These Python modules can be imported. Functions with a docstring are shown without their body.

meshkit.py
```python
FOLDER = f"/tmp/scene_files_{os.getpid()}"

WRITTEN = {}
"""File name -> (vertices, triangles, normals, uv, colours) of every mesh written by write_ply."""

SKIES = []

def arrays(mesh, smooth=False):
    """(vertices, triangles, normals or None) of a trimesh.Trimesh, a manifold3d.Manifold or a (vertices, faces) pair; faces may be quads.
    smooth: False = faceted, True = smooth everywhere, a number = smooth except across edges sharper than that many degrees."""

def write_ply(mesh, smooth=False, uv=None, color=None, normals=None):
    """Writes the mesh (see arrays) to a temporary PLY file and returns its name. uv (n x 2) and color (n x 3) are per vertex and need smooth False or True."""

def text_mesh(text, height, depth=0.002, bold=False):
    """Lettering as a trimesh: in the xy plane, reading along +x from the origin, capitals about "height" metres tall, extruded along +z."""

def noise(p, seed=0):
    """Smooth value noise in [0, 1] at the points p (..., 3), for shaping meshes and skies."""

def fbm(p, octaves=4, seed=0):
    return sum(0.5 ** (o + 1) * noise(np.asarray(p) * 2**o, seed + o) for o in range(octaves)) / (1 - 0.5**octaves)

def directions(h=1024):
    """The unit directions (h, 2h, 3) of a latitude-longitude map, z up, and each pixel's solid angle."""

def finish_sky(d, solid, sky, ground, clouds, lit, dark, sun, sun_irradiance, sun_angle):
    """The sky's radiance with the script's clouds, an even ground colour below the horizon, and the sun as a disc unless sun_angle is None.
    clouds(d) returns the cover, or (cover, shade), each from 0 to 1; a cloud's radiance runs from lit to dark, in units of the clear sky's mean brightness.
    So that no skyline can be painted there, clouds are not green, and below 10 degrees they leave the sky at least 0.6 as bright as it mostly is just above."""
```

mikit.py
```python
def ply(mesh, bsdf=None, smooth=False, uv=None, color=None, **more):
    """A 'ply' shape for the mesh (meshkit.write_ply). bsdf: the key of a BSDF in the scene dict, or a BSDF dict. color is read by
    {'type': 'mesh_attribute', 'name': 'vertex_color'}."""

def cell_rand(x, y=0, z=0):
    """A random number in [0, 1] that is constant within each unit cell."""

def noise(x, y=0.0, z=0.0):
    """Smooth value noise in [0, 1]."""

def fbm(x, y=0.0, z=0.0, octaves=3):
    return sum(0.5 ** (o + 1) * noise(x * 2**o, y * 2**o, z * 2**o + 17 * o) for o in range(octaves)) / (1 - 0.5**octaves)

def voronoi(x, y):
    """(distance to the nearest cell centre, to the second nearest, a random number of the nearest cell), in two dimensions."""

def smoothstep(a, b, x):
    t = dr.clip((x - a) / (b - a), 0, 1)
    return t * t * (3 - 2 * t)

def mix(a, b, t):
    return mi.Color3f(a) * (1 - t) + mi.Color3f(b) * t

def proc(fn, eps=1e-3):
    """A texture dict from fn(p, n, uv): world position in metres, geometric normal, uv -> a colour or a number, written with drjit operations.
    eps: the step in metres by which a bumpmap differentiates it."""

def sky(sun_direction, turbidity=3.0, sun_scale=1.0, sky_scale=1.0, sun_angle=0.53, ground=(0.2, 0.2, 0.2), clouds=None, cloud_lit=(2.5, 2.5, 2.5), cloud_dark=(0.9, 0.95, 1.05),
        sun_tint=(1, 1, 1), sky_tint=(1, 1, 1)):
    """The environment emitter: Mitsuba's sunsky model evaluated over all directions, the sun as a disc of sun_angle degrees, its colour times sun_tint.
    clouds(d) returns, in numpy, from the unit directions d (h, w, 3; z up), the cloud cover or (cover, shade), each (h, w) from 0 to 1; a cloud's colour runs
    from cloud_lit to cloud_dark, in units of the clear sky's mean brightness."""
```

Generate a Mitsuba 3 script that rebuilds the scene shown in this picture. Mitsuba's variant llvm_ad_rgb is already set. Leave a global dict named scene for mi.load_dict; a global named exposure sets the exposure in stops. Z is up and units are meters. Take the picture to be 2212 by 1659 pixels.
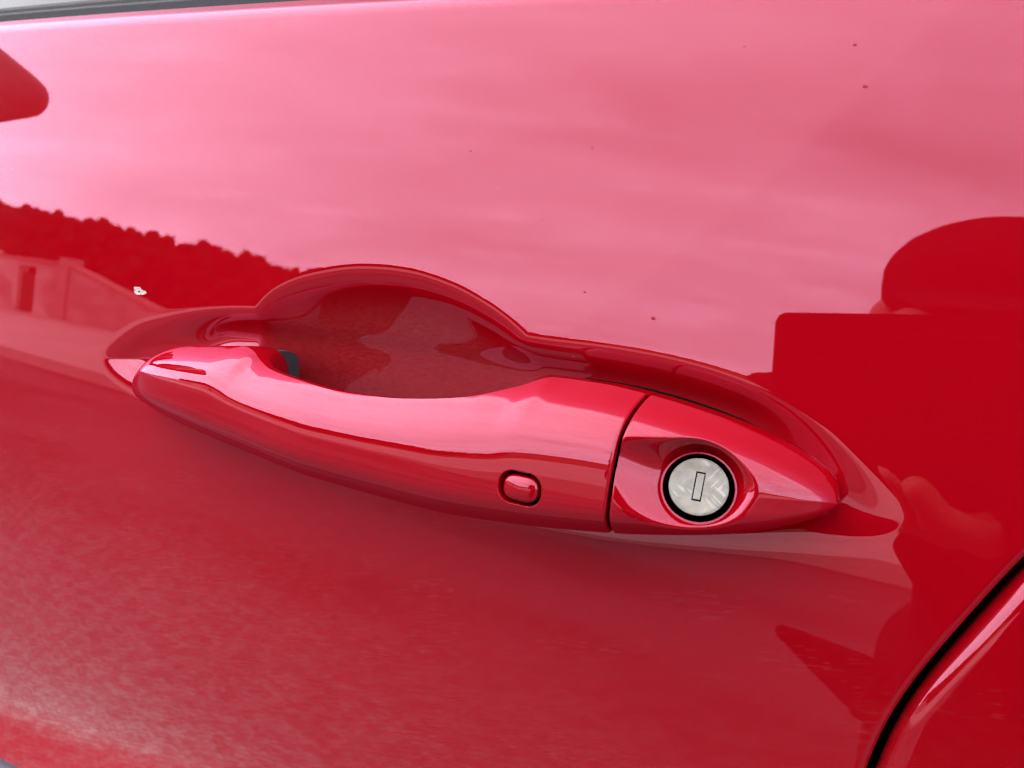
import math, numpy as np, trimesh, manifold3d as m3, shapely.geometry as sg
import drjit as dr, mitsuba as mi
import mikit, meshkit
from mikit import proc, noise, fbm, voronoi, cell_rand, smoothstep, mix
from scipy.spatial import cKDTree
from scipy.interpolate import PchipInterpolator, CubicSpline

T = mi.ScalarTransform4f
rng = np.random.default_rng(7)
scene, labels = {}, {}
ZH = 1.05                                    # height of local w = 0 (a little above the handle)

# ---------------------------------------------------------------- camera, sky, exposure
EYE = np.array([0.0, -0.21, ZH])
_psi, _pit, _rol = np.radians([26.0, 5.8, 7.0])
FWD = np.array([-math.sin(_psi) * math.cos(_pit), math.cos(_psi) * math.cos(_pit), -math.sin(_pit)])
_r = np.cross(FWD, [0, 0, 1.0]); _r /= np.linalg.norm(_r)
_u = np.cross(_r, FWD)
CAM_R = _r * math.cos(_rol) + _u * math.sin(_rol)
CAM_U = -_r * math.sin(_rol) + _u * math.cos(_rol)
scene['camera'] = dict(type='thinlens', fov=2 * math.degrees(math.atan(1106 / 1671.0)), fov_axis='x',
                       aperture_radius=0.0007, focus_distance=0.235, near_clip=0.01, far_clip=900.0,
                       to_world=T().look_at(origin=EYE.tolist(), target=(EYE + FWD).tolist(), up=CAM_U.tolist()))


SUN = (-0.70, -0.32, 0.64)


def cloud_cover(d):
    q = d / np.maximum(d[..., 2:3] + 0.22, 0.05)
    s = np.stack([q[..., 0] * 0.9, q[..., 1] * 0.9, 0 * q[..., 0] + 3.0], -1)
    w = meshkit.fbm(s * 1.3 + 5, 3, 11)
    st = meshkit.fbm(np.stack([q[..., 0] * 1.1 - 0.5 * q[..., 1] + 1.3 * w, q[..., 1] * 2.2 + 0.9 * q[..., 0], 0 * w + 1.7], -1), 5, 3)
    wisp = meshkit.fbm(np.stack([q[..., 0] * 3.0 - 1.2 * q[..., 1] + 2.2 * st, q[..., 1] * 9.0 + 3.2 * q[..., 0] + 1.5 * w, 0 * w + 4.7], -1), 4, 21)
    shade = np.clip((st - 0.34) / 0.42, 0, 1) * 0.55 + 0.2 * w - 0.24 * np.clip((wisp - 0.52) / 0.25, 0, 1)
    # the cloud is thinner and brighter round the veiled sun and overhead
    up = np.clip(d[..., 2], 0, 1)
    glow = np.exp(-(1 - d @ (np.array(SUN) / np.linalg.norm(SUN))) / 0.30)
    return np.ones_like(w), np.clip(0.46 + 0.54 * shade * (1 - 0.3 * up) + 0.28 * up - 0.50 * glow, 0, 1)


scene['sky'] = mikit.sky(SUN, turbidity=3, sun_scale=0.03, sun_angle=110, ground=(0.16, 0.15, 0.15),
                         clouds=cloud_cover, cloud_lit=(3.9, 3.85, 4.15), cloud_dark=(0.9, 0.92, 1.02))
exposure = 4.56

# ---------------------------------------------------------------- materials


def rgb(*c):
    return {'type': 'rgb', 'value': list(c)}


def bsdf(name, d):
    scene[name] = d
    return name


def peel(p, n, uv):                          # orange peel of sprayed paint
    return noise(p.x * 420, p.y * 420, p.z * 520) + 0.5 * noise(p.x * 900 + 7, p.y * 900, p.z * 1000)


def dust_mask(p, n, uv):
    z = p.z - ZH
    low = smoothstep(-0.055, -0.19, z) * (0.35 + 0.65 * smoothstep(0.0, -0.33, p.x))
    cz = z - (-0.2176 + 0.17 * (p.x + 0.3447))
    ledge = dr.select(cz > 0.004, dr.exp(-(cz - 0.004) / 0.020), smoothstep(-0.009, 0.004, cz)) * smoothstep(-0.10, -0.33, p.x)
    t = (p.x * 0.97 + z * 0.24); s = (z * 0.97 - p.x * 0.24)
    clump = 0.5 * fbm(p.x * 55, p.y * 55, z * 55, 3) + 0.5 * smoothstep(0.3, 0.7, fbm(t * 170, p.y * 60, s * 330, 2))
    fine = fbm(p.x * 420 + 3, p.y * 300, z * 420, 2)
    streak = fbm(t * 260, p.y * 40, s * 1100, 2)
    amount = low * (0.035 + 0.075 * clump) + ledge * (0.14 + 0.17 * clump)
    grain = 0.7 + 0.6 * smoothstep(0.3, 0.75, 0.5 * fine + 0.5 * streak)
    cup = smoothstep(0.004, 0.012, p.y) * 0.035 * (0.2 + 1.6 * fbm(t * 700, p.y * 500, s * 1400, 2))
    fleck = smoothstep(0.70, 0.80, noise(t * 300, s * 2400, p.y * 30)) * smoothstep(0.55, 0.75, noise(t * 60, s * 130, 4.0)) * smoothstep(-0.045, -0.075, z)
    return dr.clip(amount * grain + cup + 0.02 * fleck, 0.0, 0.85)


SPEC = rgb(1.0, 0.58, 0.80)
bsdf('paint_clear', {'type': 'plastic', 'int_ior': 1.66, 'diffuse_reflectance': rgb(0.20, 0.0004, 0.0035), 'specular_reflectance': SPEC})
bsdf('paint_handle', {'type': 'bumpmap', 'arbitrary': proc(peel, 2e-4), 'scale': 4e-7,
                      'bsdf': {'type': 'plastic', 'int_ior': 1.66, 'diffuse_reflectance': rgb(0.21, 0.0004, 0.0035), 'specular_reflectance': SPEC}})
bsdf('paint_door', {'type': 'blendbsdf', 'weight': proc(dust_mask),
                    'a': {'type': 'bumpmap', 'arbitrary': proc(peel, 2e-4), 'scale': 6e-7,
                          'bsdf': {'type': 'plastic', 'int_ior': 1.66, 'diffuse_reflectance': rgb(0.20, 0.0004, 0.0035), 'specular_reflectance': SPEC}},
                    'b': {'type': 'diffuse', 'reflectance': rgb(0.30, 0.235, 0.235)}})
bsdf('black_rubber', {'type': 'principled', 'base_color': rgb(0.016, 0.017, 0.020), 'roughness': 0.7, 'specular': 0.2})
bsdf('black_gap', {'type': 'diffuse', 'reflectance': rgb(0.004, 0.004, 0.004)})
bsdf('grey_rubber', {'type': 'principled', 'base_color': rgb(0.026, 0.023, 0.022), 'roughness': 0.7, 'specular': 0.2})
bsdf('black_plastic', {'type': 'principled', 'base_color': rgb(0.022, 0.027, 0.032), 'roughness': 0.5, 'specular': 0.3})
bsdf('tinted_glass', {'type': 'plastic', 'int_ior': 1.38, 'diffuse_reflectance': rgb(0.010, 0.013, 0.015)})


def metal_col(p, n, uv):
    z = p.z - ZH
    a = fbm(p.x * 500, p.y * 500, z * 500, 3)
    t = p.x * 0.82 - z * 0.57; s = p.x * 0.57 + z * 0.82
    scr = smoothstep(0.66, 0.80, noise(t * 240, s * 2600)) * smoothstep(0.45, 0.7, noise(p.x * 400, z * 400, 2.0))
    scr2 = smoothstep(0.74, 0.84, noise(s * 300 + 9, t * 2200)) * smoothstep(0.5, 0.75, noise(p.x * 350, z * 350, 9.0))
    base = mix((0.132, 0.121, 0.098), (0.172, 0.162, 0.140), smoothstep(0.3, 0.7, a))
    yellow = smoothstep(0.55, 0.8, fbm(p.x * 260 + 4, p.y * 260, z * 260 + 2, 2))
    base = mix(base, mi.Color3f(0.20, 0.18, 0.125), 0.6 * yellow)
    return mix(base, mi.Color3f(0.30, 0.29, 0.26), dr.maximum(scr, scr2) * 0.6)


def metal_bump(p, n, uv):
    z = p.z - ZH
    t = p.x * 0.82 - z * 0.57; s = p.x * 0.57 + z * 0.82
    return fbm(p.x * 900, p.y * 900, z * 900, 2) + 1.5 * smoothstep(0.66, 0.8, noise(t * 240, s * 2600))


bsdf('lock_metal', {'type': 'bumpmap', 'arbitrary': proc(metal_bump, 1e-4), 'scale': 4e-5,
                    'bsdf': {'type': 'principled', 'base_color': proc(metal_col), 'metallic': 0.25, 'roughness': 0.42, 'specular': 0.4}})
bsdf('chip_primer', {'type': 'roughplastic', 'alpha': 0.2, 'diffuse_reflectance': rgb(0.33, 0.28, 0.27)})
bsdf('dirt', {'type': 'diffuse', 'reflectance': rgb(0.22, 0.02, 0.03)})


def asphalt_col(p, n, uv):
    a = fbm(p.x * 60, p.y * 60, 0.0, 3); b = fbm(p.x * 0.7, p.y * 0.7, 2.0, 3)
    st = smoothstep(0.35, 0.1, voronoi(p.x * 70, p.y * 70)[0]) * cell_rand(dr.floor(p.x * 70), dr.floor(p.y * 70), 3)
    stain = smoothstep(0.42, 0.68, fbm(p.x * 0.6 + 3, p.y * 1.6, 7.0, 2))
    v = (0.044 + 0.03 * a + 0.05 * b + 0.08 * st * st) * (1 - 0.28 * stain)
    return mi.Color3f(v * 1.0, v * 0.97, v * 0.98)


bsdf('asphalt', {'type': 'diffuse', 'reflectance': proc(asphalt_col)})


def concrete_col(p, n, uv):
    v = 0.34 + 0.14 * fbm(p.x * 1.1, p.y * 1.1, 1.0, 4) + 0.03 * fbm(p.x * 40, p.y * 40, 4.0, 2)
    return mi.Color3f(v, v * 0.86, v * 0.72)


bsdf('concrete', {'type': 'diffuse', 'reflectance': proc(concrete_col)})


def field_col(p, n, uv):
    v = fbm(p.x * 0.4, p.y * 0.4, 1.0, 4)
    return mi.Color3f(0.05 + 0.05 * v, 0.055 + 0.05 * v, 0.03 + 0.02 * v)


bsdf('field', {'type': 'diffuse', 'reflectance': proc(field_col)})
def wall_col(p, n, uv):
    v = fbm(p.x * 1.3, p.z * 4.0, 2.0, 3); g = smoothstep(0.45, 0.7, fbm(p.x * 0.8 + 5, p.z * 1.5, 6.0, 3))
    return mix((0.55, 0.44, 0.39), (0.40, 0.27, 0.25), g) * (0.75 + 0.5 * v)


bsdf('wall_white', {'type': 'diffuse', 'reflectance': proc(wall_col)})
bsdf('wall_cap', {'type': 'diffuse', 'reflectance': rgb(0.40, 0.22, 0.19)})
bsdf('leaf', {'type': 'twosided', 'b': {'type': 'diffuse', 'reflectance': rgb(0.018, 0.024, 0.010)}})
bsdf('bark', {'type': 'diffuse', 'reflectance': rgb(0.08, 0.06, 0.045)})
bsdf('skin', {'type': 'roughplastic', 'alpha': 0.4, 'diffuse_reflectance': rgb(0.72, 0.40, 0.25)})
bsdf('hair', {'type': 'roughplastic', 'alpha': 0.4, 'diffuse_reflectance': rgb(0.02, 0.015, 0.012)})
bsdf('jacket', {'type': 'diffuse', 'reflectance': rgb(0.016, 0.016, 0.020)})
bsdf('trousers', {'type': 'diffuse', 'reflectance': rgb(0.02, 0.02, 0.024)})
bsdf('phone_back', {'type': 'roughplastic', 'alpha': 0.1, 'diffuse_reflectance': rgb(0.012, 0.012, 0.014)})
bsdf('phone_ring', {'type': 'principled', 'base_color': rgb(0.12, 0.05, 0.08), 'roughness': 0.4, 'metallic': 0.5})
bsdf('phone_metal', {'type': 'roughconductor', 'material': 'Al', 'alpha': 0.2})
bsdf('mirror_glass', {'type': 'conductor', 'material': 'Al'})

# ---------------------------------------------------------------- helpers


def add(key, mesh, mat, smooth=True, **lab):
    scene[key] = mikit.ply(mesh, mat, smooth)
    if lab: labels[key] = lab
    return key


def world(u, w, h):
    return np.stack([u, -np.asarray(h), np.asarray(w) + ZH], -1)


def grid(P, wrap_v=False, flip=False):
    nu, nv = P.shape[:2]
    i = np.arange(nu * nv).reshape(nu, nv)
    if wrap_v: i = np.hstack([i, i[:, :1]])
    a, b, c, d = i[:-1, :-1], i[1:, :-1], i[1:, 1:], i[:-1, 1:]
    f = np.stack([a, b, c, d], -1).reshape(-1, 4)
    f = np.vstack([f[:, [0, 1, 2]], f[:, [0, 2, 3]]])
    if flip: f = f[:, ::-1]
    return trimesh.Trimesh(P.reshape(-1, 3), f, process=False)


def sstep(x):
    x = np.clip(x, 0, 1)
    return x * x * x * (x * (6 * x - 15) + 10)


def smax(a, b, k):
    h = np.clip(0.5 + 0.5 * (a - b) / k, 0, 1)
    return b * (1 - h) + a * h + k * h * (1 - h)


def smin(a, b, k):
    return -smax(-a, -b, k)


def closed_spline(pts, n=6000):
    p = np.array(pts + pts[:1], float)
    s = np.r_[0, np.cumsum(np.sqrt(np.linalg.norm(np.diff(p, axis=0), axis=1)))]
    return CubicSpline(s, p, bc_type='periodic')(np.linspace(0, s[-1], n, endpoint=False))


def inside_distance(pts, u, w):
    poly = closed_spline(pts)
    d, _ = cKDTree(poly).query(np.stack([u.ravel(), w.ravel()], -1))
    import shapely
    ins = shapely.contains_xy(sg.Polygon(poly), u.ravel(), w.ravel())
    return np.where(ins, d, -d).reshape(u.shape)


def lathe(profile, n=64):
    """profile: (r, z) pairs, from the bottom axis to the top."""
    p = np.array(profile, float)
    a = np.linspace(0, 2 * np.pi, n, endpoint=False)
    P = np.stack([np.outer(p[:, 0], np.cos(a)), np.outer(p[:, 0], np.sin(a)), np.outer(p[:, 1], np.ones(n))], -1)
    return grid(P, wrap_v=True, flip=True)


def rounded_box(sx, sy, sz, r, seg=16):
    s = m3.Manifold.sphere(r, seg)
    c = [s.translate([a * (sx / 2 - r), b * (sy / 2 - r), d * (sz / 2 - r)]) for a in (-1, 1) for b in (-1, 1) for d in (-1, 1)]
    return m3.Manifold.batch_hull(c)


def tri(man):
    m = man.to_mesh()
    return trimesh.Trimesh(m.vert_properties[:, :3], m.tri_verts, process=False)


def moved(mesh, M):
    m = mesh.copy(); m.apply_transform(M); return m


def frame(o, x, y, z):
    M = np.eye(4); M[:3, 0], M[:3, 1], M[:3, 2], M[:3, 3] = x, y, z, o
    return M


# ---------------------------------------------------------------- car: door skin
_tw = np.array([-0.60, -0.35, -0.19, -0.13, -0.08, -0.03, 0.0, 0.03, 0.06, 0.078, 0.092, 0.13])
_tt = np.array([-8.0, -5.0, -2.6, -1.3, 0.3, 1.3, 1.7, 2.0, 2.8, 3.8, 6.0, 9.0])
_wg = np.linspace(-0.6, 0.13, 2000)
_slope = np.tan(np.radians(CubicSpline(_tw, _tt)(_wg)))
_H = -np.r_[0, np.cumsum(0.5 * (_slope[1:] + _slope[:-1]) * np.diff(_wg))]
_H -= np.interp(-0.04, _wg, _H)
_Hs = CubicSpline(_wg, _H)


def belt(u):
    return 0.1070 - 0.0213 * (u + 0.3732)


def crease(u):
    return -0.2176 + 0.17 * (u + 0.3447) - 0.12 * np.maximum(u + 0.1, 0)


LEAF = [(-.2930, -.0425), (-.2870, -.0343), (-.2725, -.0250), (-.2519, -.0195), (-.2321, -.0162), (-.2113, -.0136), (-.18, -.0118), (-.14, -.0104),
        (-.1040, -.0100), (-.0928, -.0101), (-.0753, -.0098), (-.0548, -.0106), (-.0356, -.0136), (-.0173, -.0195), (-.0042, -.0266), (.0062, -.0350),
        (.0092, -.0410), (.0060, -.0470), (-.0060, -.0525), (-.0291, -.0574), (-.0650, -.0640), (-.1058, -.0668), (-.1315, -.0676), (-.1600, -.0672),
        (-.2000, -.0642), (-.2350, -.0560), (-.2600, -.0548), (-.2740, -.0528), (-.2860, -.0488)]
CUP = [(-.2113, -.0131), (-.1989, -.0055), (-.1826, .0005), (-.1631, .0043), (-.1445, .0048), (-.1300, .0022), (-.1160, -.0021), (-.1040, -.0077),
       (-.0940, -.0150), (-.0905, -.0260), (-.0960, -.0400), (-.1080, -.0580), (-.1350, -.0670), (-.1650, -.0650), (-.1900, -.0560), (-.2080, -.0400), (-.2150, -.0250)]


_rim = PchipInterpolator(*np.array([(-.400, -.30), (-.222, -.058), (-.2165, -.0300), (-.2090, -.0135), (-.1989, -.0052), (-.1826, .0008), (-.1631, .0044), (-.1520, .0049), (-.1445, .0046), (-.1300, .0022), (-.1160, -.0024), (-.1040, -.0085), (-.0950, -.0158), (-.0890, -.0260), (-.0850, -.0400), (-.0820, -.058), (.05, -.30)]).T)


def recess(u, w):
    D = np.zeros(u.shape)
    m = (u > -.32) & (u < .04) & (w > -.09) & (w < .03)
    uu, ww = u[m], w[m]
    dl = inside_distance(LEAF, uu, ww)
    soft = sstep((ww + 0.052 + 0.026 * sstep((-0.222 - uu) / 0.035)) / 0.036) * (0.35 + 0.65 * sstep((0.012 - uu) / 0.05)) * (0.32 + 0.68 * sstep((uu + 0.270) / 0.05))
    a = (0.0004 + 0.0006 * sstep((uu + 0.23) / 0.04) + 0.0074 * soft) * sstep((dl + 0.0025) / (0.0220 - 0.0062 * soft + 0.0070 * sstep((uu + 0.035) / 0.03)))
    v = smax(_rim(uu) - ww - 0.0012, 0.0, 0.0046)      # distance below the arched rim of the cup
    x = np.clip(v / np.maximum(_rim(uu) + 0.060, 0.004), 0, 1)
    b = 0.026 * np.clip((_rim(uu) + 0.060) / 0.064, 0, 1) * (1 - (1 - x) ** 2) * sstep((ww + 0.0640) / 0.010)
    D[m] = (np.maximum(a, 0) ** 3 + np.maximum(b, 0) ** 3) ** (1 / 3)
    return np.maximum(D, 0)


def skin(u, w):
    h = _Hs(np.clip(w, -0.6, 0.13)) - (u + 0.12) ** 2 / (2 * 7.0)
    # flare below the lower crease
    d = crease(u) - w
    k = 0.007
    h = h + math.tan(math.radians(21.0)) * (np.sqrt(d * d + k * k) + d) / 2 * sstep((u + 1.0) / 0.2)
    return h - recess(u, w)


SHUT = np.array([(.090, .14), (.0805, .09), (.068, .03), (.053, -.012), (.0331, -.0442), (.0273, -.0553), (.0208, -.0688), (.0149, -.0825), (.0108, -.0962), (.0085, -.110), (.0050, -.15), (.0030, -.22), (.0025, -.35), (.0025, -.55)])
_su = CubicSpline(SHUT[::-1, 1], SHUT[::-1, 0])


def skin_grid(Ua, side, R=None):
    """Ua: column parameters in [0,1] from the far end to the shut line; side -1: door, +1: rear panel."""
    R = 0.0024 if side < 0 else 0.0050
    W = np.r_[np.linspace(-0.52, -0.26, 60)[:-1], np.arange(-0.26, -0.09, 0.0011), np.arange(-0.09, 0.02, 0.0005), np.arange(0.02, 0.0842, 0.0011), 0.0842]
    # edge curve offset by R along its normal
    t = _su(W, 1); nu, nw = 1 / np.sqrt(1 + t * t), -t / np.sqrt(1 + t * t)
    if side > 0:
        gap = 0.0022
        eu, ew = _su(W) + nu * gap, W + nw * gap
    else:
        eu, ew = _su(W), W
    bu, bw = eu + side * nu * R, ew + side * nw * R
    brk = -0.05 if side < 0 else 0.16
    cols_u, cols_w = [], []
    for a in Ua:
        if (side < 0 and a <= brk) or (side > 0 and a >= brk):
            cols_u.append(np.full_like(W, a)); cols_w.append(W)
        else:
            f = (a - brk) / ((0.0 if side < 0 else 0.0) - brk)       # parameter 0 is the edge
            cols_u.append(brk + f * (bu - brk)); cols_w.append(W + f * (bw - W))
    u, w = np.array(cols_u), np.array(cols_w)
    # stretch the top rows to the belt line
    def top(u, w):
        b = belt(u) - 0.0120
        f = np.clip((w - 0.02) / (0.0842 - 0.02), 0, 1)
        return w + f * (b - 0.0842)
    w = top(u, w)
    h = skin(u, w)
    P = world(u, w, h)
    # rolled shut edge and the wall behind it
    strips = []
    eu2, ew2 = eu, top(eu, ew)
    he = skin(bu, top(bu, bw))
    for phi in np.linspace(0, np.pi / 2, 9)[1:]:
        s = R * (1 - math.sin(phi))
        strips.append(world(eu + side * nu * s, ew2 + side * nw * s, he - R * (1 - math.cos(phi))))
    for k in np.linspace(0, 1, 6)[1:]:
        strips.append(world(eu + side * nu * 0.004 * k, ew2, he - R - 0.020 * k))
    P = np.concatenate([P, np.array(strips)], 0)
    if side > 0: P = P[::-1]
    # rolled top sill
    last = P[:, -1]; rows = []
    prof, (z, y) = [], (0.0, 0.0)
    t0, t1 = math.radians(6.0), math.radians(57.0)
    for phi in np.linspace(t0, t1, 14)[1:]:
        prof.append((0.0075 * (math.sin(phi) - math.sin(t0)), 0.0075 * (math.cos(t0) - math.cos(phi))))
    z, y = prof[-1]
    for k in (0.25, 0.5, 0.75, 1.0): prof.append((z + 0.0085 * k * math.cos(t1), y + 0.0085 * k * math.sin(t1)))
    z, y = prof[-1]
    for phi in np.linspace(t1, math.radians(100), 9)[1:]:
        prof.append((z + 0.003 * (math.sin(phi) - math.sin(t1)), y + 0.003 * (math.cos(t1) - math.cos(phi))))
    for z, y in prof:
        q = last.copy(); q[:, 2] += z; q[:, 1] += y; rows.append(q)
    q = rows[-1].copy(); q[:, 1] += 0.03; rows.append(q)
    P = np.concatenate([P, np.array(rows).transpose(1, 0, 2)], 1)
    return P


ua = np.r_[np.linspace(-0.95, -0.40, 40)[:-1], np.arange(-0.40, -0.05, 0.00065), -0.05 + 0.05 * np.linspace(0, 1, 190)[1:]]
add('car__door', grid(skin_grid(ua, -1)), 'paint_door', label='glossy red front door skin, dusty along the bottom, with a scooped hollow behind the handle')
ub = np.r_[0.16 - 0.16 * np.linspace(1, 0, 240), np.linspace(0.16, 0.42, 20)[1:]][::-1]
add('car__rear_panel', grid(skin_grid(ub, 1)), 'paint_door', label='red body panel behind the door gap at lower right')
wv = np.linspace(-0.52, 0.09, 80)
gp = np.array([world(_su(wv) + k, wv, skin(_su(wv) - 0.01, wv) - 0.0205) for k in (-0.02, 0.0, 0.03)])
add('car__door_seal', grid(gp), 'black_gap', label='black seal deep in the gap behind the door')
labels['car'] = dict(label='glossy red car, close view of its front door with body-coloured handle and lock', category='car')

# window seal, glass, lower moulding
us = np.linspace(-0.95, 0.40, 80)


def strip(profile, wfun):
    """profile: (h, w offset) closed polygon swept along the car."""
    p = np.array(profile, float)
    # round the polygon a little
    poly = sg.Polygon(p).buffer(-0.0006).buffer(0.0012, quad_segs=4).buffer(-0.0006)
    p = np.array(poly.exterior.coords)[:-1]
    P = np.array([world(np.full(len(p), u), wfun(u) + p[:, 1], _Hs(0.085) - (u + 0.12) ** 2 / 14 + p[:, 0]) for u in us])
    m = grid(P, wrap_v=True)
    out = m.triangles_center[:, 1:] - np.array([P[:, :, 1].mean(), 0])
    c = P.mean(1)[:, None, :].repeat(len(p), 1).reshape(-1, 3)
    if ((m.vertices - c) * m.vertex_normals).sum(1).mean() < 0: m.invert()
    return m


SEAL1 = [(-.0185, -.020), (-.0185, .0045), (-.0205, .0062), (-.0235, .0062), (-.0255, .0045), (-.0255, -.020)]
SEAL2 = [(-.0280, -.020), (-.0280, .0112), (-.0295, .0132), (-.0318, .0135), (-.0333, .0120), (-.0333, -.020)]
add('car__window_seal', strip(SEAL1, belt), 'black_rubber', 30, label='black rubber seal strip along the window sill')
add('car__window_seal_001', strip(SEAL2, belt), 'grey_rubber', 30, label='thin grey lip of the window seal against the glass')
GL = [(-.0355, -.03), (-.0355, .0125), (-.0900, .40), (-.0940, .40), (-.0395, .0125), (-.0395, -.03)]
add('car__window', strip(GL, belt), 'tinted_glass', 30, label='dark window glass at the top left corner')


def mould_top(u):
    return -0.238 + 0.13 * (u + 0.343)


P = []
for u in np.linspace(-0.93, -0.02, 120):
    t = mould_top(u)
    hh = float(skin(np.array([u]), np.array([t]))[0])
    prof = [(-.004, .0), (.0015, 0.0), (.004, -.0012), (.0055, -.004), (.0065, -.012), (.0065, -.040), (.0055, -.046), (.002, -.05), (-.006, -.05)]
    P.append([world(u, t + b, hh + a + 0.22 * -b * 1.0) for a, b in prof])
m = grid(np.array(P)); 
if m.face_normals[:, 1].mean() > 0: m.invert()
add('car__side_moulding', m, 'black_plastic', 40, label='dark grey plastic protective strip at the bottom left corner')

# ---------------------------------------------------------------- door handle
TOP = np.array([(-.2597, -.0488), (-.2575, -.0452), (-.2524, -.0402), (-.2467, -.0355), (-.2384, -.0312), (-.2197, -.0278), (-.2050, -.0258), (-.1960, -.0248), (-.1905, -.0255), (-.1850, -.0280), (-.1780, -.0296), (-.1599, -.0309), (-.1465, -.0315), (-.1292, -.0306), (-.1139, -.0286),
                (-.1008, -.0258), (-.0899, -.0216), (-.0819, -.0181), (-.0694, -.0180), (-.0586, -.0187), (-.0458, -.0204), (-.0320, -.0232), (-.0206, -.0269), (-.0115, -.0316), (-.0092, -.0336), (-.0079, -.0358), (-.0074, -.0384)])
BOT = np.array([(-.2597, -.0492), (-.2575, -.0508), (-.2524, -.0522), (-.2456, -.0533), (-.2132, -.0562), (-.1797, -.0580), (-.1490, -.0594), (-.1138, -.0596), (-.0838, -.0574), (-.0565, -.0535), (-.0374, -.0501), (-.0266, -.0479), (-.0157, -.0442), (-.0110, -.0420), (-.0085, -.0402), (-.0074, -.0386)])
FRONT = np.array([(-.2597, .0050), (-.2575, .0095), (-.2524, .0145), (-.2467, .0180), (-.2384, .0215), (-.2197, .0262), (-.1900, .0315), (-.1500, .0360), (-.1100, .0368), (-.0800, .0350), (-.0565, .0330), (-.0400, .0292), (-.0250, .0225), (-.0150, .0155), (-.0100, .0105), (-.0074, .0065)])
BACK = np.array([(-.2597, -.010), (-.1990, -.010), (-.1930, -.004), (-.1860, .0105), (-.1790, .0150), (-.1500, .0185), (-.1200, .0185), (-.1000, .0130), (-.0900, .0040), (-.0820, -.0080), (-.0760, -.010), (-.0074, -.010)])
RIDGE = np.array([(-.2597, -.0490), (-.2400, -.0440), (-.2000, -.0440), (-.1500, -.0463), (-.1000, -.0462), (-.0565, -.0440), (-.0370, -.0424), (-.0200, -.0402), (-.0074, -.0384)])   # where the section stands out most
TLVL = np.array([(-.2597, .002), (-.2480, .0075), (-.2350, .0120), (-.2000, .0150), (-.1880, .0185), (-.1740, .0240), (-.1500, .0280), (-.1200, .0290), (-.1000, .0270), (-.0880, .0205), (-.0780, .0140), (-.0565, .0120), (-.0300, .0080), (-.0150, .0040), (-.0074, .0010)])
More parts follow.
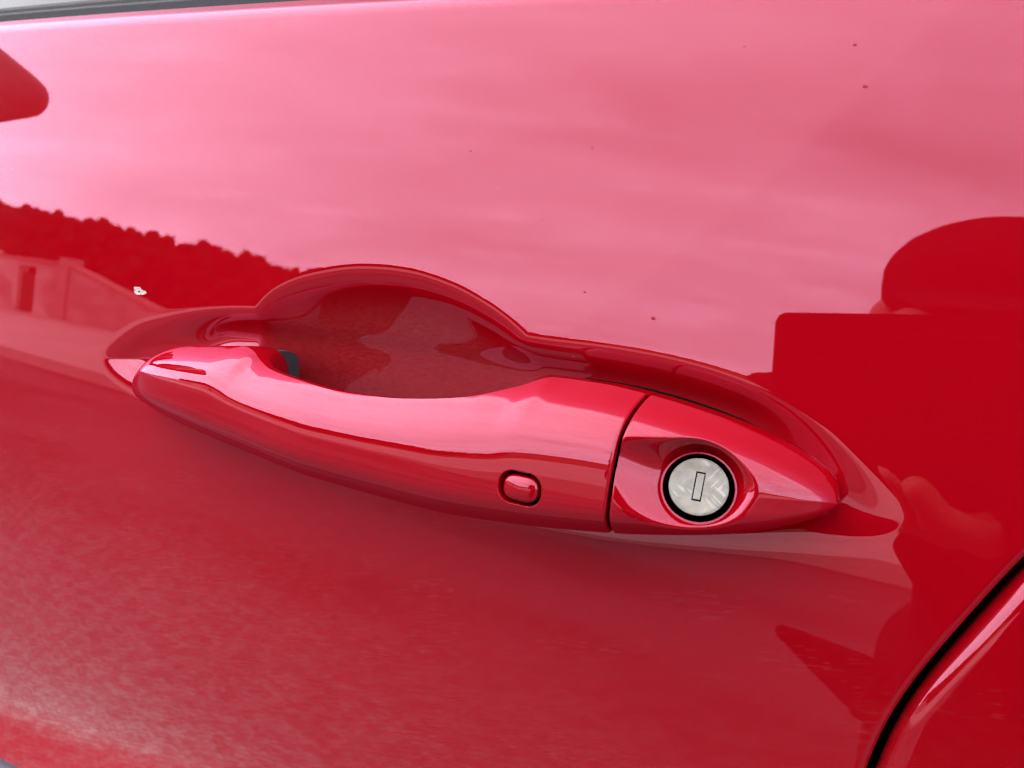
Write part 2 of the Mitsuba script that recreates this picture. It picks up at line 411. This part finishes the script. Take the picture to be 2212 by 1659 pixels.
SQUARE = np.array([(-.2597, 2.2), (-.2480, 2.8), (-.2350, 3.4), (-.2000, 3.6), (-.1880, 3.2), (-.1720, 2.9), (-.1100, 2.9), (-.0900, 3.4), (-.0760, 4.2), (-.0565, 4.4), (-.0300, 4.0), (-.0150, 3.0), (-.0074, 2.2)])
fT, fB, fF, fK, fR, fL, fE = (PchipInterpolator(a[:, 0], a[:, 1]) for a in (TOP, BOT, FRONT, BACK, RIDGE, TLVL, SQUARE))
fT2 = CubicSpline(TOP[2:, 0], TOP[2:, 1])


def section(u, th, grow=0.0):
    """Closed handle section at u; th: angles, 0 = top, pi/2 = front, pi = bottom."""
    t, b, f, k = fT(u) + grow, fB(u) - grow, fF(u) + grow, fK(u)
    wa = np.clip(fR(u), b + 0.25 * (t - b), t - 0.25 * (t - b))
    tl = fL(u); bl = np.maximum(f - 0.62 * (wa - b) - 0.0006, k + 0.15 * (f - k))
    c, s = np.cos(th), np.sin(th)
    p = fE(u)
    w = np.where(c > 0, wa + (t - wa) * np.abs(c), wa + (b - wa) * np.abs(c))
    lv = np.where(c > 0, tl, bl)
    hf = np.where(c > 0, f - (f - tl) * np.abs(c) ** p, f - (f - bl) * np.abs(c) ** 3.0)
    z = np.abs(c) ** 2
    kk = np.minimum(k, np.minimum(tl, bl) - 0.001)
    hb = lv * z + (tl + bl) / 2 * (1 - z) - ((tl + bl) / 2 - kk) * np.abs(s) ** 0.5
    hb = np.minimum(hb, np.where(c > 0, tl, bl))
    return w, np.where(s >= 0, hf, hb)


def loft(us_, th, grow=0.0):
    W, H = [], []
    for u in us_:
        w, h = section(u, th, grow); W.append(w); H.append(h)
    return np.array(W), np.array(H)


th = np.r_[np.linspace(0, np.pi, 340)[:-1], np.linspace(np.pi, 2 * np.pi, 70)[:-1]]
SPLIT = -0.0567
# lock axis and button frame
LC_u, LC_w = -0.0380, -0.0381


def surface_frame(u, w):
    tt = np.linspace(0.02, np.pi - 0.02, 2000)
    ww, hh = section(u, tt)
    i = np.argmin(np.abs(ww - w))
    return hh[i]


def tuck(u, lo, hi, e=0.0007):
    """1 inside, falling to a rounded edge near lo and hi."""
    d = np.minimum(u - lo, hi - u)
    x = np.clip(1 - d / e, 0, 1)
    return e * (1 - np.sqrt(np.maximum(1 - x * x, 0)))


def capped(us_, lo, hi, displace=None):
    W, H = loft(us_, th)
    tk = tuck(us_, lo, hi)
    wc, hc = W.mean(1, keepdims=True), H.mean(1, keepdims=True)
    n = np.stack([W - wc, H - hc], -1); n /= np.linalg.norm(n, axis=-1, keepdims=True)
    W, H = W - n[..., 0] * tk[:, None], H - n[..., 1] * tk[:, None]
    U = np.repeat(us_[:, None], len(th), 1)
    if displace is not None: U, W, H = displace(U, W, H)
    P = world(U, W, H)
    def cap(ring, inward):
        c = ring.mean(0)
        return np.array([ring + (c - ring) * k + np.array([inward * 0.0004 * min(1, k * 4), 0, 0]) for k in (0.1, 0.5, 0.98)])
    return np.concatenate([cap(P[0], 0)[::-1], P, cap(P[-1], 0)], 0)


BU, BW = -0.0797, -0.0458                     # key-less entry button


def rrect_sd(du, dw, a, b, r):
    qx, qy = np.abs(du) - (a - r), np.abs(dw) - (b - r)
    return np.hypot(np.maximum(qx, 0), np.maximum(qy, 0)) + np.minimum(np.maximum(qx, qy), 0) - r


def button_hole(U, W, H):
    sd = rrect_sd(U - BU, (W - BW) * 1.0, 0.0057, 0.0041, 0.0036)
    front = H > 0.02
    return U, W, H - np.where(front, 0.0035 * sstep((-sd + 0.0002) / 0.0005) - 0.00018 * np.exp(-(sd / 0.0007) ** 2) * 0, 0)


def edge_u(lo, hi, extra=()):
    e = 0.0007
    parts = [lo + e * (1 - np.cos(np.linspace(0, np.pi / 2, 7))), hi - e * (1 - np.cos(np.linspace(0, np.pi / 2, 7)))]
    return parts


g_lo, g_hi = -0.2597, SPLIT - 0.00045
ug = np.unique(np.r_[g_lo + 0.012 * (1 - np.cos(np.linspace(0, np.pi / 2, 40))), np.arange(-0.2475, -0.0880, 0.0007), np.arange(-0.0880, -0.0715, 0.00014), np.arange(-0.0715, g_hi - 0.001, 0.0005),
                    g_hi - 0.0007 * (1 - np.cos(np.linspace(0, np.pi / 2, 8)))])
gm = grid(capped(ug, g_lo - 1, g_hi, button_hole), wrap_v=True)
if gm.volume < 0: gm.invert()
add('car__door_handle', gm, 'paint_handle', label='red pull handle bar with a small oblong button')
# button pillow
bh = surface_frame(BU, BW)
tt = np.linspace(0.02, np.pi - 0.02, 2000); ww, hh = section(BU, tt)
i = np.argmin(np.abs(ww - BW)); sl = (hh[i + 20] - hh[i - 20]) / (ww[i + 20] - ww[i - 20])       # dh/dw
zax = np.array([0, -1, -sl * -1 * 0 - sl]); zax = np.array([0.0, -1.0, -sl]); zax /= np.linalg.norm(zax)
xax = np.array([1.0, 0, 0]); yax = np.cross(zax, xax)
n_r, n_a = 14, 96
a = np.linspace(0, 2 * np.pi, n_a, endpoint=False)
rows = []
for k in range(n_r + 6):
    if k < n_r:
        f = math.sin((k / (n_r - 1)) * np.pi / 2); zz = 0.0018 * (math.sqrt(max(1 - f ** 2.2, 0)))
        dep = 0.0
    else:
        f = 1.0; zz = -0.0006 * (k - n_r + 1)
    hw, hhgt = 0.00490 * f, 0.00335 * f
    c, s = np.cos(a), np.sin(a)
    px = np.sign(c) * np.abs(c) ** 0.62 * hw; py = np.sign(s) * np.abs(s) ** 0.80 * hhgt
    rows.append(np.stack([px, py, np.full(n_a, zz - 0.0009)], -1))
bm = grid(np.array(rows), wrap_v=True, flip=False)
if (bm.face_normals[:, 2]).mean() < 0: bm.invert()
bm = moved(bm, frame(np.array([BU, -bh, BW + ZH]), xax, yax, zax))
add('car__door_handle__button', bm, 'paint_handle')
# black groove floor round the button
ring = sg.Point(0, 0).buffer(1)
gr = trimesh.creation.box((0.0132, 0.0098, 0.0004)); gr = moved(gr, frame(np.array([BU, -bh, BW + ZH]) - zax * 0.0030, xax, yax, zax))
add('car__door_handle__button_gasket', gr, 'black_gap', False)
# black inner pad where the bar leaves its foot
pad_u = np.linspace(-0.2080, -0.1940, 24)
PW, PH = [], []
thp = np.linspace(0, 2 * np.pi, 60, endpoint=False)
for u in pad_u:
    wt, wb = fT(u) - 0.0012, fB(u) + 0.004
    hc_ = (fK(u) + fF(u)) / 2
    PW.append((wt + wb) / 2 + (wt - wb) / 2 * np.sign(np.cos(thp)) * np.abs(np.cos(thp)) ** 0.5)
    PH.append(0.002 + 0.0115 * np.sign(np.sin(thp)) * np.abs(np.sin(thp)) ** 0.5)
PP = world(np.repeat(pad_u[:, None], 60, 1), np.array(PW), np.array(PH))
PP = np.concatenate([PP[:1] * 0 + PP[0].mean(0), PP, PP[-1:] * 0 + PP[-1].mean(0)], 0)
pm = grid(PP, wrap_v=True)
if pm.volume < 0: pm.invert()
add('car__door_handle__inner_pad', pm, 'black_plastic', 40)

# ---------------------------------------------------------------- lock cover with its dish
LH = 0.0232                                   # lock centre, distance out from the door
LN = np.array([0.15, -0.86, 0.42]); LN /= np.linalg.norm(LN)
LX = np.array([1.0, 0, 0]); LX -= LN * (LX @ LN); LX /= np.linalg.norm(LX)
LY = np.cross(LN, LX)
_w, _h = section(LC_u, np.linspace(0.05, np.pi - 0.05, 3000))
_b = -(_h - LH) * LY[1] + (_w - LC_w) * LY[2]; _s = -(_h - LH) * LN[1] + (_w - LC_w) * LN[2]
_i = np.argmin(np.abs(_b + 0.0095) + 10 * (_h < 0.012))
LH += (_s[_i] - 0.0012) / -LN[1]                 # the lock's lower edge almost flush with the cover, the upper edge sunk
LO = np.array([LC_u, -LH, LC_w + ZH])


def dish(U, W, H):
    P = world(U, W, H) - LO
    a, b, s = P @ LX, P @ LY, P @ LN
    r = np.hypot(a, b)
    q = np.maximum(r, 1e-6)
    l_, r_, t_, b_ = np.maximum(-a, 0) / q, np.maximum(a, 0) / q, np.maximum(b, 0) / q, np.maximum(-b, 0) / q
    slope = 0.62 * l_ ** 2 + 1.0 * r_ ** 2 + 5.5 * t_ ** 2 + 0.55 * b_ ** 2
    zd = -0.0010 + np.maximum(r - 0.0091, 0) * slope - 0.0040 * sstep((0.0086 - r) / 0.0008)
    new = np.where(s > -0.006, smin(s, zd, 0.0022), s)
    front = (s > -0.006) & (H > 0.004)
    new = np.where(front, new, s)
    Q = P + LN * (new - s)[..., None] + LO
    return Q[..., 0], Q[..., 2] - ZH, -Q[..., 1]


p_lo, p_hi = SPLIT + 0.00045, -0.0074
up_ = np.unique(np.r_[p_lo + 0.0007 * (1 - np.cos(np.linspace(0, np.pi / 2, 8))), np.arange(p_lo + 0.001, -0.0180, 0.00016), np.arange(-0.0180, -0.0110, 0.0003), -0.0074 - 0.0036 * (1 - np.sin(np.linspace(0, np.pi / 2, 24)))])
pod = grid(capped(up_, p_lo, p_hi + 1, dish), wrap_v=True)
if pod.volume < 0: pod.invert()
add('car__lock_cover', pod, 'paint_handle', label='pointed red cover with the key lock, right of the handle bar')


def lk(mesh, dz=0.0):
    return moved(mesh, frame(LO + LN * dz, LX, LY, LN))


R0 = 0.0073
add('car__lock_cover__lock_ring', lk(lathe([(R0 + .0001, -.006), (R0 + .0001, .0004), (R0 + .0003, .0006), (R0 + .0006, .0006), (R0 + .0008, .0002), (R0 + .0010, -.0010), (R0 + .0015, -.004)], 96)), 'black_gap', 40, label='black ring round the key lock')
slot = sg.box(-0.00115, -0.0037, 0.00115, 0.0037)
import shapely.affinity as aff
slot = aff.rotate(slot, 3)
disc = sg.Point(0, 0).buffer(R0 - 0.0002, 64).difference(slot)
face = trimesh.creation.extrude_polygon(disc, 0.004, engine='earcut'); face.apply_translation([0, 0, -0.004])
# soft bevel: a thin ring rounding the face edge
add('car__lock_cover__lock_cylinder', lk(face), 'lock_metal', 30, label='worn silver round lock face with scratches')
bev = lathe([(R0 - .0002, -.0022), (R0 + .00005, -.0012), (R0 + .0000, -.0004), (R0 - .0002, -.00005), (R0 - .0006, .00008), (R0 - .0013, .00003)], 96)
add('car__lock_cover__lock_rim', lk(bev), 'lock_metal', True)
plate = aff.translate(aff.scale(slot, 0.74, 0.88), 0, 0.0001)
shut = trimesh.creation.extrude_polygon(plate, 0.003, engine='earcut'); shut.apply_translation([0, 0, -0.0033])
add('car__lock_cover__keyhole_shutter', lk(shut), 'lock_metal', False, label='small upright shutter plate over the key slot')
back = trimesh.creation.extrude_polygon(slot.buffer(0.0003), 0.0004, engine='earcut'); back.apply_translation([0, 0, -0.0036])
add('car__lock_cover__keyhole', lk(back), 'black_gap', False)

# black gasket under the cover and the bar's rear foot
gu = np.linspace(-0.0830, -0.0066, 140)
GW, GH = [], []
tg = np.linspace(0, 2 * np.pi, 100, endpoint=False)
for u in gu:
    uc = min(u, -0.0076)
    t, b = fT(uc) - 0.0007, fB(uc) - 0.0006
    x = 1.0 if u < -0.0082 else math.sqrt(max(1e-4, 1 - ((u + 0.0082) / 0.0016) ** 2))
    e = 1.0 if u > -0.0822 else 0.3
    GW.append((t + b) / 2 + (t - b) / 2 * x * e * np.sign(np.cos(tg)) * np.abs(np.cos(tg)) ** 0.6)
    GH.append(-0.010 + 0.0040 * np.sign(np.sin(tg)) * np.abs(np.sin(tg)) ** 0.35)
gk = grid(world(np.repeat(gu[:, None], 100, 1), np.array(GW), np.array(GH)), wrap_v=True)
if gk.volume < 0: gk.invert()
add('car__lock_cover__gasket', gk, 'black_gap', True)
# filler behind the split line
sp = np.array([world(np.full(len(tg), SPLIT + k), *((lambda wh: (wh[0].mean() + (wh[0] - wh[0].mean()) * 0.90, wh[1].mean() + (wh[1] - wh[1].mean()) * 0.90))(section(SPLIT, tg)))) for k in (-.0003, .0003)])
sm = grid(sp, wrap_v=True)
add('car__lock_cover__spacer', sm, 'black_gap', True)

# paint chip and specks of dirt


def on_skin(u, w):
    return float(skin(np.array([u]), np.array([w]))[0])


aa = np.linspace(0, 2 * np.pi, 26, endpoint=False)
cr = 1 + 0.22 * np.sin(3 * aa + 1) + 0.15 * rng.standard_normal(26)
rows = []
for f, z in ((1.05, 0.00003), (0.92, 0.00022), (0.70, 0.00016), (0.45, 0.00008), (0.02, 0.0001)):
    rows.append(np.stack([-.2738 + 0.0034 * cr * f * np.cos(aa) + 0.0006 * np.sin(aa), np.full(26, -on_skin(-.2738, -.0129) - z) + rng.normal(0, 3e-5, 26), -.0129 + ZH + 0.0015 * cr * f * np.sin(aa) - 0.0004 * np.cos(aa)], -1))
ch = grid(np.array(rows), wrap_v=True)
if ch.face_normals[:, 1].mean() > 0: ch.invert()
add('car__paint_chip', ch, 'chip_primer', False, label='small pale stone chip in the paint left of the handle')
SPECK = [(-0.0214, 0.0747, 0.00050), (-0.0174, 0.0643, 0.00060), (-0.0833, 0.0062, 0.00040), (-0.1278, 0.0458, 0.00040), (-0.0874, 0.0476, 0.00035), (-0.1000, 0.0263, 0.00030), (-0.0486, 0.0752, 0.00030), (-0.0847, -0.0128, 0.00040), (-0.0620, 0.0011, 0.00070)]
for k, (u, w, r) in enumerate(SPECK):
    s = trimesh.creation.icosphere(2, r); s.vertices[:, 1] *= 0.25; s.vertices[:, 2] *= 0.7
    s.apply_translation([u, -on_skin(u, w), w + ZH])
    add('car__dirt_speck' + (f'_{k:03d}' if k else ''), s, 'dirt', True)

# ---------------------------------------------------------------- wing mirror (seen as a reflection at the left edge)
mir = m3.Manifold.batch_hull([m3.Manifold.sphere(1, 48).scale([.040, .050, .066]).translate([0, .055, 0]), m3.Manifold.sphere(1, 48).scale([.034, .064, .056]).translate([0, -.005, .002]), m3.Manifold.sphere(0.022, 32).translate([.008, -.078, .000])])
mm = tri(mir.refine_to_length(0.008))
trimesh.smoothing.filter_taubin(mm, iterations=10)
MO = np.array([-0.800, -0.122, ZH + 0.164])
mm.apply_translation(MO)
add('car__wing_mirror', mm, 'black_plastic', True, label='dark wing mirror reflected at the left edge of the door')
gl = rounded_box(0.006, 0.075, 0.066, 0.0029, 12)
glm = tri(gl); glm.apply_transform(trimesh.transformations.rotation_matrix(0.35, [0, 0, 1])); glm.apply_translation(MO + [0.036, 0.045, 0])
add('car__wing_mirror__glass', glm, 'mirror_glass', 30)
arm = m3.Manifold.batch_hull([m3.Manifold.sphere(0.02, 16).translate(p) for p in ([-0.81, -0.09, ZH + .14], [-0.82, 0.03, ZH + .105], [-0.86, 0.03, ZH + .105])])
add('car__wing_mirror__arm', tri(arm), 'black_plastic', 30)

# ---------------------------------------------------------------- ground
def sheet(x0, x1, y0, y1, z):
    return trimesh.Trimesh([[x0, y0, z], [x1, y0, z], [x1, y1, z], [x0, y1, z]], [[0, 1, 2], [0, 2, 3]], process=False)


add('ground', sheet(-400, 400, -400, 400, -0.012), 'field', False, kind='structure', label='grassy ground beyond the road')
add('road', sheet(-120, 120, -4.2, 6, -0.004), 'asphalt', False, kind='structure', label='grey asphalt road mirrored in the lower door')
pv = trimesh.creation.box((240, 5.6, 0.13)); pv.apply_translation([0, -7.0, 0.055])
add('pavement', pv, 'concrete', False, kind='structure', label='pale pavement across the road')

# ---------------------------------------------------------------- far side of the road, seen only as reflections
WP = sg.Polygon([(-34, 0), (-34, 1.16), (-15.1, 1.16), (-14.2, 1.02), (-11.6, .50), (-9.4, .26), (-9.4, 0)]).difference(sg.box(-16.95, -.1, -16.15, 1.02))
W0 = trimesh.creation.extrude_polygon(WP, 0.24, engine='earcut'); W0.apply_transform(trimesh.transformations.rotation_matrix(np.pi / 2, [1, 0, 0])); W0.apply_translation([0, -8.5, 0.12])
add('garden_wall__wall', W0, 'wall_white', False)
for k, (x0, x1, z0, z1) in enumerate(((-34, -15.1, 1.16, 1.16), (-15.1, -14.2, 1.16, 1.02), (-14.2, -11.6, 1.02, .50), (-11.6, -9.35, .50, .26))):
    cp = trimesh.creation.extrude_polygon(sg.Polygon([(x0, z0), (x1, z1), (x1, z1 + .05), (x0, z0 + .05)]), 0.32, engine='earcut')
    cp.apply_transform(trimesh.transformations.rotation_matrix(np.pi / 2, [1, 0, 0])); cp.apply_translation([0, -8.46, 0.122])
    add('garden_wall__coping' + (f'_{k:03d}' if k else ''), cp, 'wall_cap', False)
for k, px in enumerate((-27.5, -22.0, -18.6, -14.95)):
    p = trimesh.creation.box((0.36, 0.36, 1.30)); p.apply_translation([px, -8.62, 0.77])
    add('garden_wall__pillar' + (f'_{k:03d}' if k else ''), p, 'wall_white', False)
gt = trimesh.creation.box((0.78, 0.06, 0.9)); gt.apply_translation([-16.55, -8.64, 0.57])
add('garden_wall__gate', gt, 'bark', False, label='small dark gate in the wall')
labels['garden_wall'] = dict(label='low pale garden wall with a sloping end and dark gate, mirrored left of the handle', category='wall')


def bush(k, x, y, H, R, seed):
    key = 'bush' + (f'_{k:03d}' if k else '')
    r = np.random.default_rng(seed)
    n = 130; c = r.normal(0, 1, (n, 3)); c /= np.linalg.norm(c, axis=1, keepdims=True)
    c = c / np.abs(c).max(1, keepdims=True) ** 0.7
    c = c * (r.random((n, 1)) ** 0.35) * [R * 0.8, R * 0.6, H * 0.40] + [0, 0, H * 0.47]
    rad = r.uniform(0.10, 0.24, n) * min(R, H * 0.42)
    parts = []
    for ci, ra in zip(c, rad):
        s = trimesh.creation.icosphere(1, ra * 0.9)
        s.vertices *= 1 + 0.5 * (meshkit.noise(s.vertices * 4 / ra * 0.4 + ci * 3, seed)[:, None] - 0.5)
        s.apply_translation(ci); parts.append(s)
    N = 2600
    pk = r.integers(0, n, N); d = r.normal(0, 1, (N, 3)); d /= np.linalg.norm(d, axis=1, keepdims=True)
    p = c[pk] + d * (rad[pk] * r.uniform(0.75, 1.15, N))[:, None]
    e1 = r.normal(0, 1, (N, 3)); e1 /= np.linalg.norm(e1, axis=1, keepdims=True)
    e2 = np.cross(e1, d); s = r.uniform(0.04, 0.12, (N, 1))
    V = np.stack([p + e1 * s, p + e2 * s * .5, p - e1 * s, p - e2 * s * .5], 1).reshape(-1, 3)
    q = np.arange(N)[:, None] * 4
    parts.append(trimesh.Trimesh(V, np.vstack([q + [0, 1, 2], q + [0, 2, 3]]), process=False))
    m = trimesh.util.concatenate(parts); m.vertices[:, 2] = np.maximum(m.vertices[:, 2], 0.05)
    m.apply_translation([x, y, 0])
    add(key + '__crown', m, 'leaf', False)
    t = trimesh.creation.cone(0.14, H * 0.7, sections=10); t.apply_translation([x, y, -0.01])
    add(key + '__trunk', t, 'bark', 30)
    labels[key] = dict(label='dark leafy bush in the row across the road, mirrored at the left above the handle', category='bush', group='bushes in the row across the road')


BUSH = [(-44, 4.6), (-39.5, 4.3), (-35.5, 4.4), (-31.5, 4.0), (-28, 3.7), (-24.8, 3.5), (-21.6, 3.2), (-18.8, 2.9), (-16.6, 2.75), (-14.7, 2.5), (-12.9, 2.2), (-11.2, 1.95), (-9.3, 1.55), (-7.4, 1.3), (-5.4, 1.15), (-3.2, 1.1), (-1.0, 1.1), (1.4, 1.1), (3.6, 1.1), (6.2, 1.2), (9.5, 1.4), (13, 1.6)]
_bx = np.array(BUSH)[:, 0]; _bi = np.interp(np.arange(0, len(_bx) - 0.5, 0.5), np.arange(len(_bx)), _bx)
BUSH = [(x, float(np.interp(x, _bx, np.array(BUSH)[:, 1]))) for x in _bi if x < -7]
for k, (x, H) in enumerate(BUSH):
    bush(k, x, -17 + 0.5 * math.sin(k * 2.3), H, max(1.8, H * 0.85), 100 + k)

# ---------------------------------------------------------------- phone and photographer (reflected on the right)
_a = math.radians(-4.5)
PR, PU, PB = CAM_R * math.cos(_a) + CAM_U * math.sin(_a), CAM_U * math.cos(_a) - CAM_R * math.sin(_a), -FWD               # the phone's own axes
PC = EYE + PB * 0.0062 + PR * 0.012 - PU * 0.0065


def ph(mesh, off=(0, 0, 0)):
    return moved(mesh, frame(PC + PR * off[0] + PU * off[1] + PB * off[2], PR, PU, PB))


body = m3.CrossSection([[(-.0765, -.0400), (.0765, -.0400), (.0765, .0400), (-.0765, .0400)]]).offset(-.009, m3.JoinType.Round).offset(.009, m3.JoinType.Round, circular_segments=40)
ext = lambda off, z: m3.Manifold.extrude(body.offset(-off, m3.JoinType.Round), 2 * z).translate([0, 0, -z])
fr = tri(m3.Manifold.batch_hull([ext(0.0, .0012), ext(.0007, .0024), ext(.0022, .0037)]))
bk = tri(m3.Manifold.extrude(body.offset(-0.0024, m3.JoinType.Round), 0.0079).translate([0, 0, -0.00395]))
add('smartphone__back_cover', ph(bk), 'phone_back', 30)
isl = m3.CrossSection([[(-.040, -.024), (.040, -.024), (.040, .024), (-.040, .024)]]).offset(-.023, m3.JoinType.Round).offset(.023, m3.JoinType.Round, circular_segments=64)
rg = tri(m3.Manifold.extrude(isl - isl.offset(-.0016, m3.JoinType.Round, circular_segments=64), .0011).translate([.022, .004, -.0050]))
add('smartphone__camera_ring', ph(rg), 'phone_ring', 30)
labels['smartphone'] = dict(label='dark smartphone held sideways, reflected in the door right of the handle', category='smartphone')


def Vv(x, y, z):
    return np.array([x, y, z + ZH])


J = dict(head=Vv(.095, -.545, .050), chin=Vv(.090, -.49, -.02), neck=Vv(.13, -.60, -.055), chest=Vv(.21, -.72, -.17), belly=Vv(.24, -.86, -.31), pelvis=Vv(.25, -.96, -.36),
         lsh=Vv(.15, -.71, -.17), rsh=Vv(.37, -.66, -.15), lel=Vv(.200, -.60, -.28), rel=Vv(.36, -.47, -.30), lwr=Vv(.050, -.300, -.060), rwr=Vv(.130, -.31, -.115),
         lhip=Vv(.165, -.95, -.38), rhip=Vv(.34, -.95, -.38), lkn=Vv(.13, -.80, -.62), rkn=Vv(.37, -.80, -.62), lan=Vv(.16, -.98, -.955), ran=Vv(.33, -1.0, -.955))


def bones(lst, grow=0.0):
    return [m3.Manifold.batch_hull([m3.Manifold.sphere(r1 + grow, 20).translate(a), m3.Manifold.sphere(r2 + grow, 20).translate(b)]) for a, r1, b, r2 in lst]


def fuse(parts, length, it=8):
    m = parts[0]
    for p in parts[1:]: m = m + p
    m = tri(m.refine_to_length(length)); m.merge_vertices(); trimesh.smoothing.filter_taubin(m, iterations=it); return m


TORSO = [(J['chest'], .125, J['belly'], .13), (J['belly'], .13, J['pelvis'], .14), (J['lsh'] + [.03, 0, 0], .07, J['chest'], .11), (J['rsh'] - [.03, 0, 0], .07, J['chest'], .11), (J['neck'], .055, J['chest'], .10)]
ARMS = [(J['lsh'], .052, J['lel'], .042), (J['rsh'], .052, J['rel'], .042), (J['lel'], .041, J['lwr'], .027), (J['rel'], .041, J['rwr'], .027)]
LEGS = [(J['pelvis'], .13, J['lhip'], .085), (J['pelvis'], .13, J['rhip'], .085), (J['lhip'], .085, J['lkn'], .058), (J['rhip'], .085, J['rkn'], .058), (J['lkn'], .056, J['lan'], .038), (J['rkn'], .056, J['ran'], .038)]
FEET = [(J['lan'] + [0, -.02, -.045], .036, J['lan'] + [0, .16, -.065], .026), (J['ran'] + [0, -.02, -.045], .036, J['ran'] + [0, .16, -.065], .026)]
HEAD = [(J['head'], .088, J['head'] + [0, -.02, .02], .090), (J['head'] + [0, .02, -.03], .070, J['chin'], .032), (J['neck'], .052, J['head'], .055),
        (J['head'] + [0, .085, -.005], .010, J['head'] + [0, .098, -.03], .013), (J['head'] + [-.085, 0, -.01], .016, J['head'] + [-.088, -.01, .015], .018), (J['head'] + [.085, 0, -.01], .016, J['head'] + [.088, -.01, .015], .018)]


def hand(wr, palm, fingers):
    out = [(wr, .026, palm, .030)]
    for chain in fingers:
        for (a, b) in zip(chain[:-1], chain[1:]): out.append((a, .0088, b, .0080))
    return out


def pp(x, y, z):                              # a point in the phone's own axes
    return PC + PR * x + PU * y + PB * z


rp = pp(.062, -.052, .036)
rh = hand(J['rwr'], rp, [[rp, pp(.022 + .017 * k, -.072, .010), pp(.004 + .017 * k, -.062, -.006), pp(-.002 + .017 * k, -.049, -.0155)] for k in (0, 1)]
          + [[rp, pp(.058 + .016 * k, -.072, .014), pp(.054 + .016 * k, -.056, .012), pp(.054 + .016 * k, -.048, .018)] for k in (0, 1)]
          + [[rp, pp(.034, -.060, .028), pp(.024, -.048, .018)]])
lp = pp(-.050, -.040, .036)
lh = hand(J['lwr'], lp, [[lp, pp(-.080, -.046 + .019 * k, .014), pp(-.0815, -.046 + .019 * k, -.004), pp(-.072, -.045 + .018 * k, -.0145)] for k in range(3)]
          + [[lp, pp(-.085, -.052, .016), pp(-.092, -.056, -.006), pp(-.084, -.054, -.022)], [lp, pp(-.062, -.022, .030), pp(-.052, .000, .018)]])
skin_parts = bones(HEAD + [(a, r1 - .012, b, r2 - .012) for a, r1, b, r2 in TORSO[:2]] + [(J['neck'], .05, J['chest'], .09), (J['lsh'], .045, J['chest'], .08), (J['rsh'], .045, J['chest'], .08)]
                   + [(a, r1 - .010, b, r2 - .006) for a, r1, b, r2 in ARMS] + [(a, r1 - .012, b, r2 - .008) for a, r1, b, r2 in LEGS] + [(a, r1 - .008, b, r2 - .006) for a, r1, b, r2 in FEET] + lh + rh)
add('person__body', fuse(skin_parts, 0.006, 4), 'skin', True)
add('person__jacket', fuse(bones(TORSO + [ARMS[0], ARMS[1], (ARMS[2][0], .043, ARMS[2][2] * .88 + ARMS[2][0] * .12, .036), (ARMS[3][0], .043, ARMS[3][2] * .98 + ARMS[3][0] * .02, .036)], .012), 0.012), 'jacket', True)
add('person__trousers', fuse(bones(LEGS, .012), 0.014), 'trousers', True)
for k, b in enumerate(FEET):
    add('person__shoe' + (f'_{k:03d}' if k else ''), fuse(bones([b], .006), 0.012), 'hair', True)
BG = np.array([.050, -.60, ZH - .317])
bag = m3.Manifold.batch_hull([m3.Manifold.sphere(.008, 20).translate([-.098, .0, .002])] + [m3.Manifold.sphere(.012, 20).translate(p) for p in ([-.03, .01, .018], [-.02, .01, -.016], [.08, -.02, .030], [.09, -.02, -.045], [.08, .03, .030], [.09, .03, -.045])])
bagm = tri(bag.refine_to_length(.012)); bagm.apply_transform(trimesh.transformations.rotation_matrix(math.radians(20), [0, 1, 0])); bagm.apply_translation(BG)
add('shoulder_bag__pouch', bagm, 'jacket', True)
flap = tri(rounded_box(.12, .012, .06, .005, 12)); flap.apply_transform(trimesh.transformations.rotation_matrix(math.radians(20), [0, 1, 0])); flap.apply_translation(BG + [.045, .048, -.008])
add('shoulder_bag__flap', flap, 'trousers', 30)
add('shoulder_bag__strap', tri(m3.Manifold.batch_hull([m3.Manifold.sphere(.012, 12).translate(BG + [.07, -.02, .03]), m3.Manifold.sphere(.012, 12).translate(J['rsh'] + [-.10, .09, .05])])), 'trousers', 30)
labels['shoulder_bag'] = dict(label='black shoulder bag at the hip of the person mirrored in the lower door', category='bag')
hairm = fuse(bones([(J['head'] + [0, -.04, .015], .094, J['head'] + [0, -.03, -.03], .088)]), 0.008, 3)
hairm.vertices += 0.006 * (meshkit.noise(hairm.vertices * 60, 3)[:, None] - 0.5) * hairm.vertex_normals
add('person__hair', hairm, 'hair', True)
cap = fuse([m3.Manifold.batch_hull([m3.Manifold.sphere(1, 40).scale([.100, .105, .062]).translate(J['head'] + [0, -.015, .052]), m3.Manifold.sphere(1, 40).scale([.098, .100, .03]).translate(J['head'] + [0, -.015, .030])]),
            m3.Manifold.batch_hull([m3.Manifold.sphere(1, 32).scale([.090, .05, .006]).translate(J['head'] + [0, .04, .028]), m3.Manifold.sphere(1, 32).scale([.070, .04, .006]).translate(J['head'] + [0, .105, .012])])], 0.008, 3)
add('person__glove', fuse(bones(lh, .002), 0.004, 3), 'jacket', True)
add('person__glove_001', fuse(bones(rh[:1] + rh[7:], .003), 0.004, 3), 'jacket', True)
add('person__cap', cap, 'jacket', True)
labels['person'] = dict(label='person in dark clothes stooping to take the picture, reflected at the right of the door', category='person')
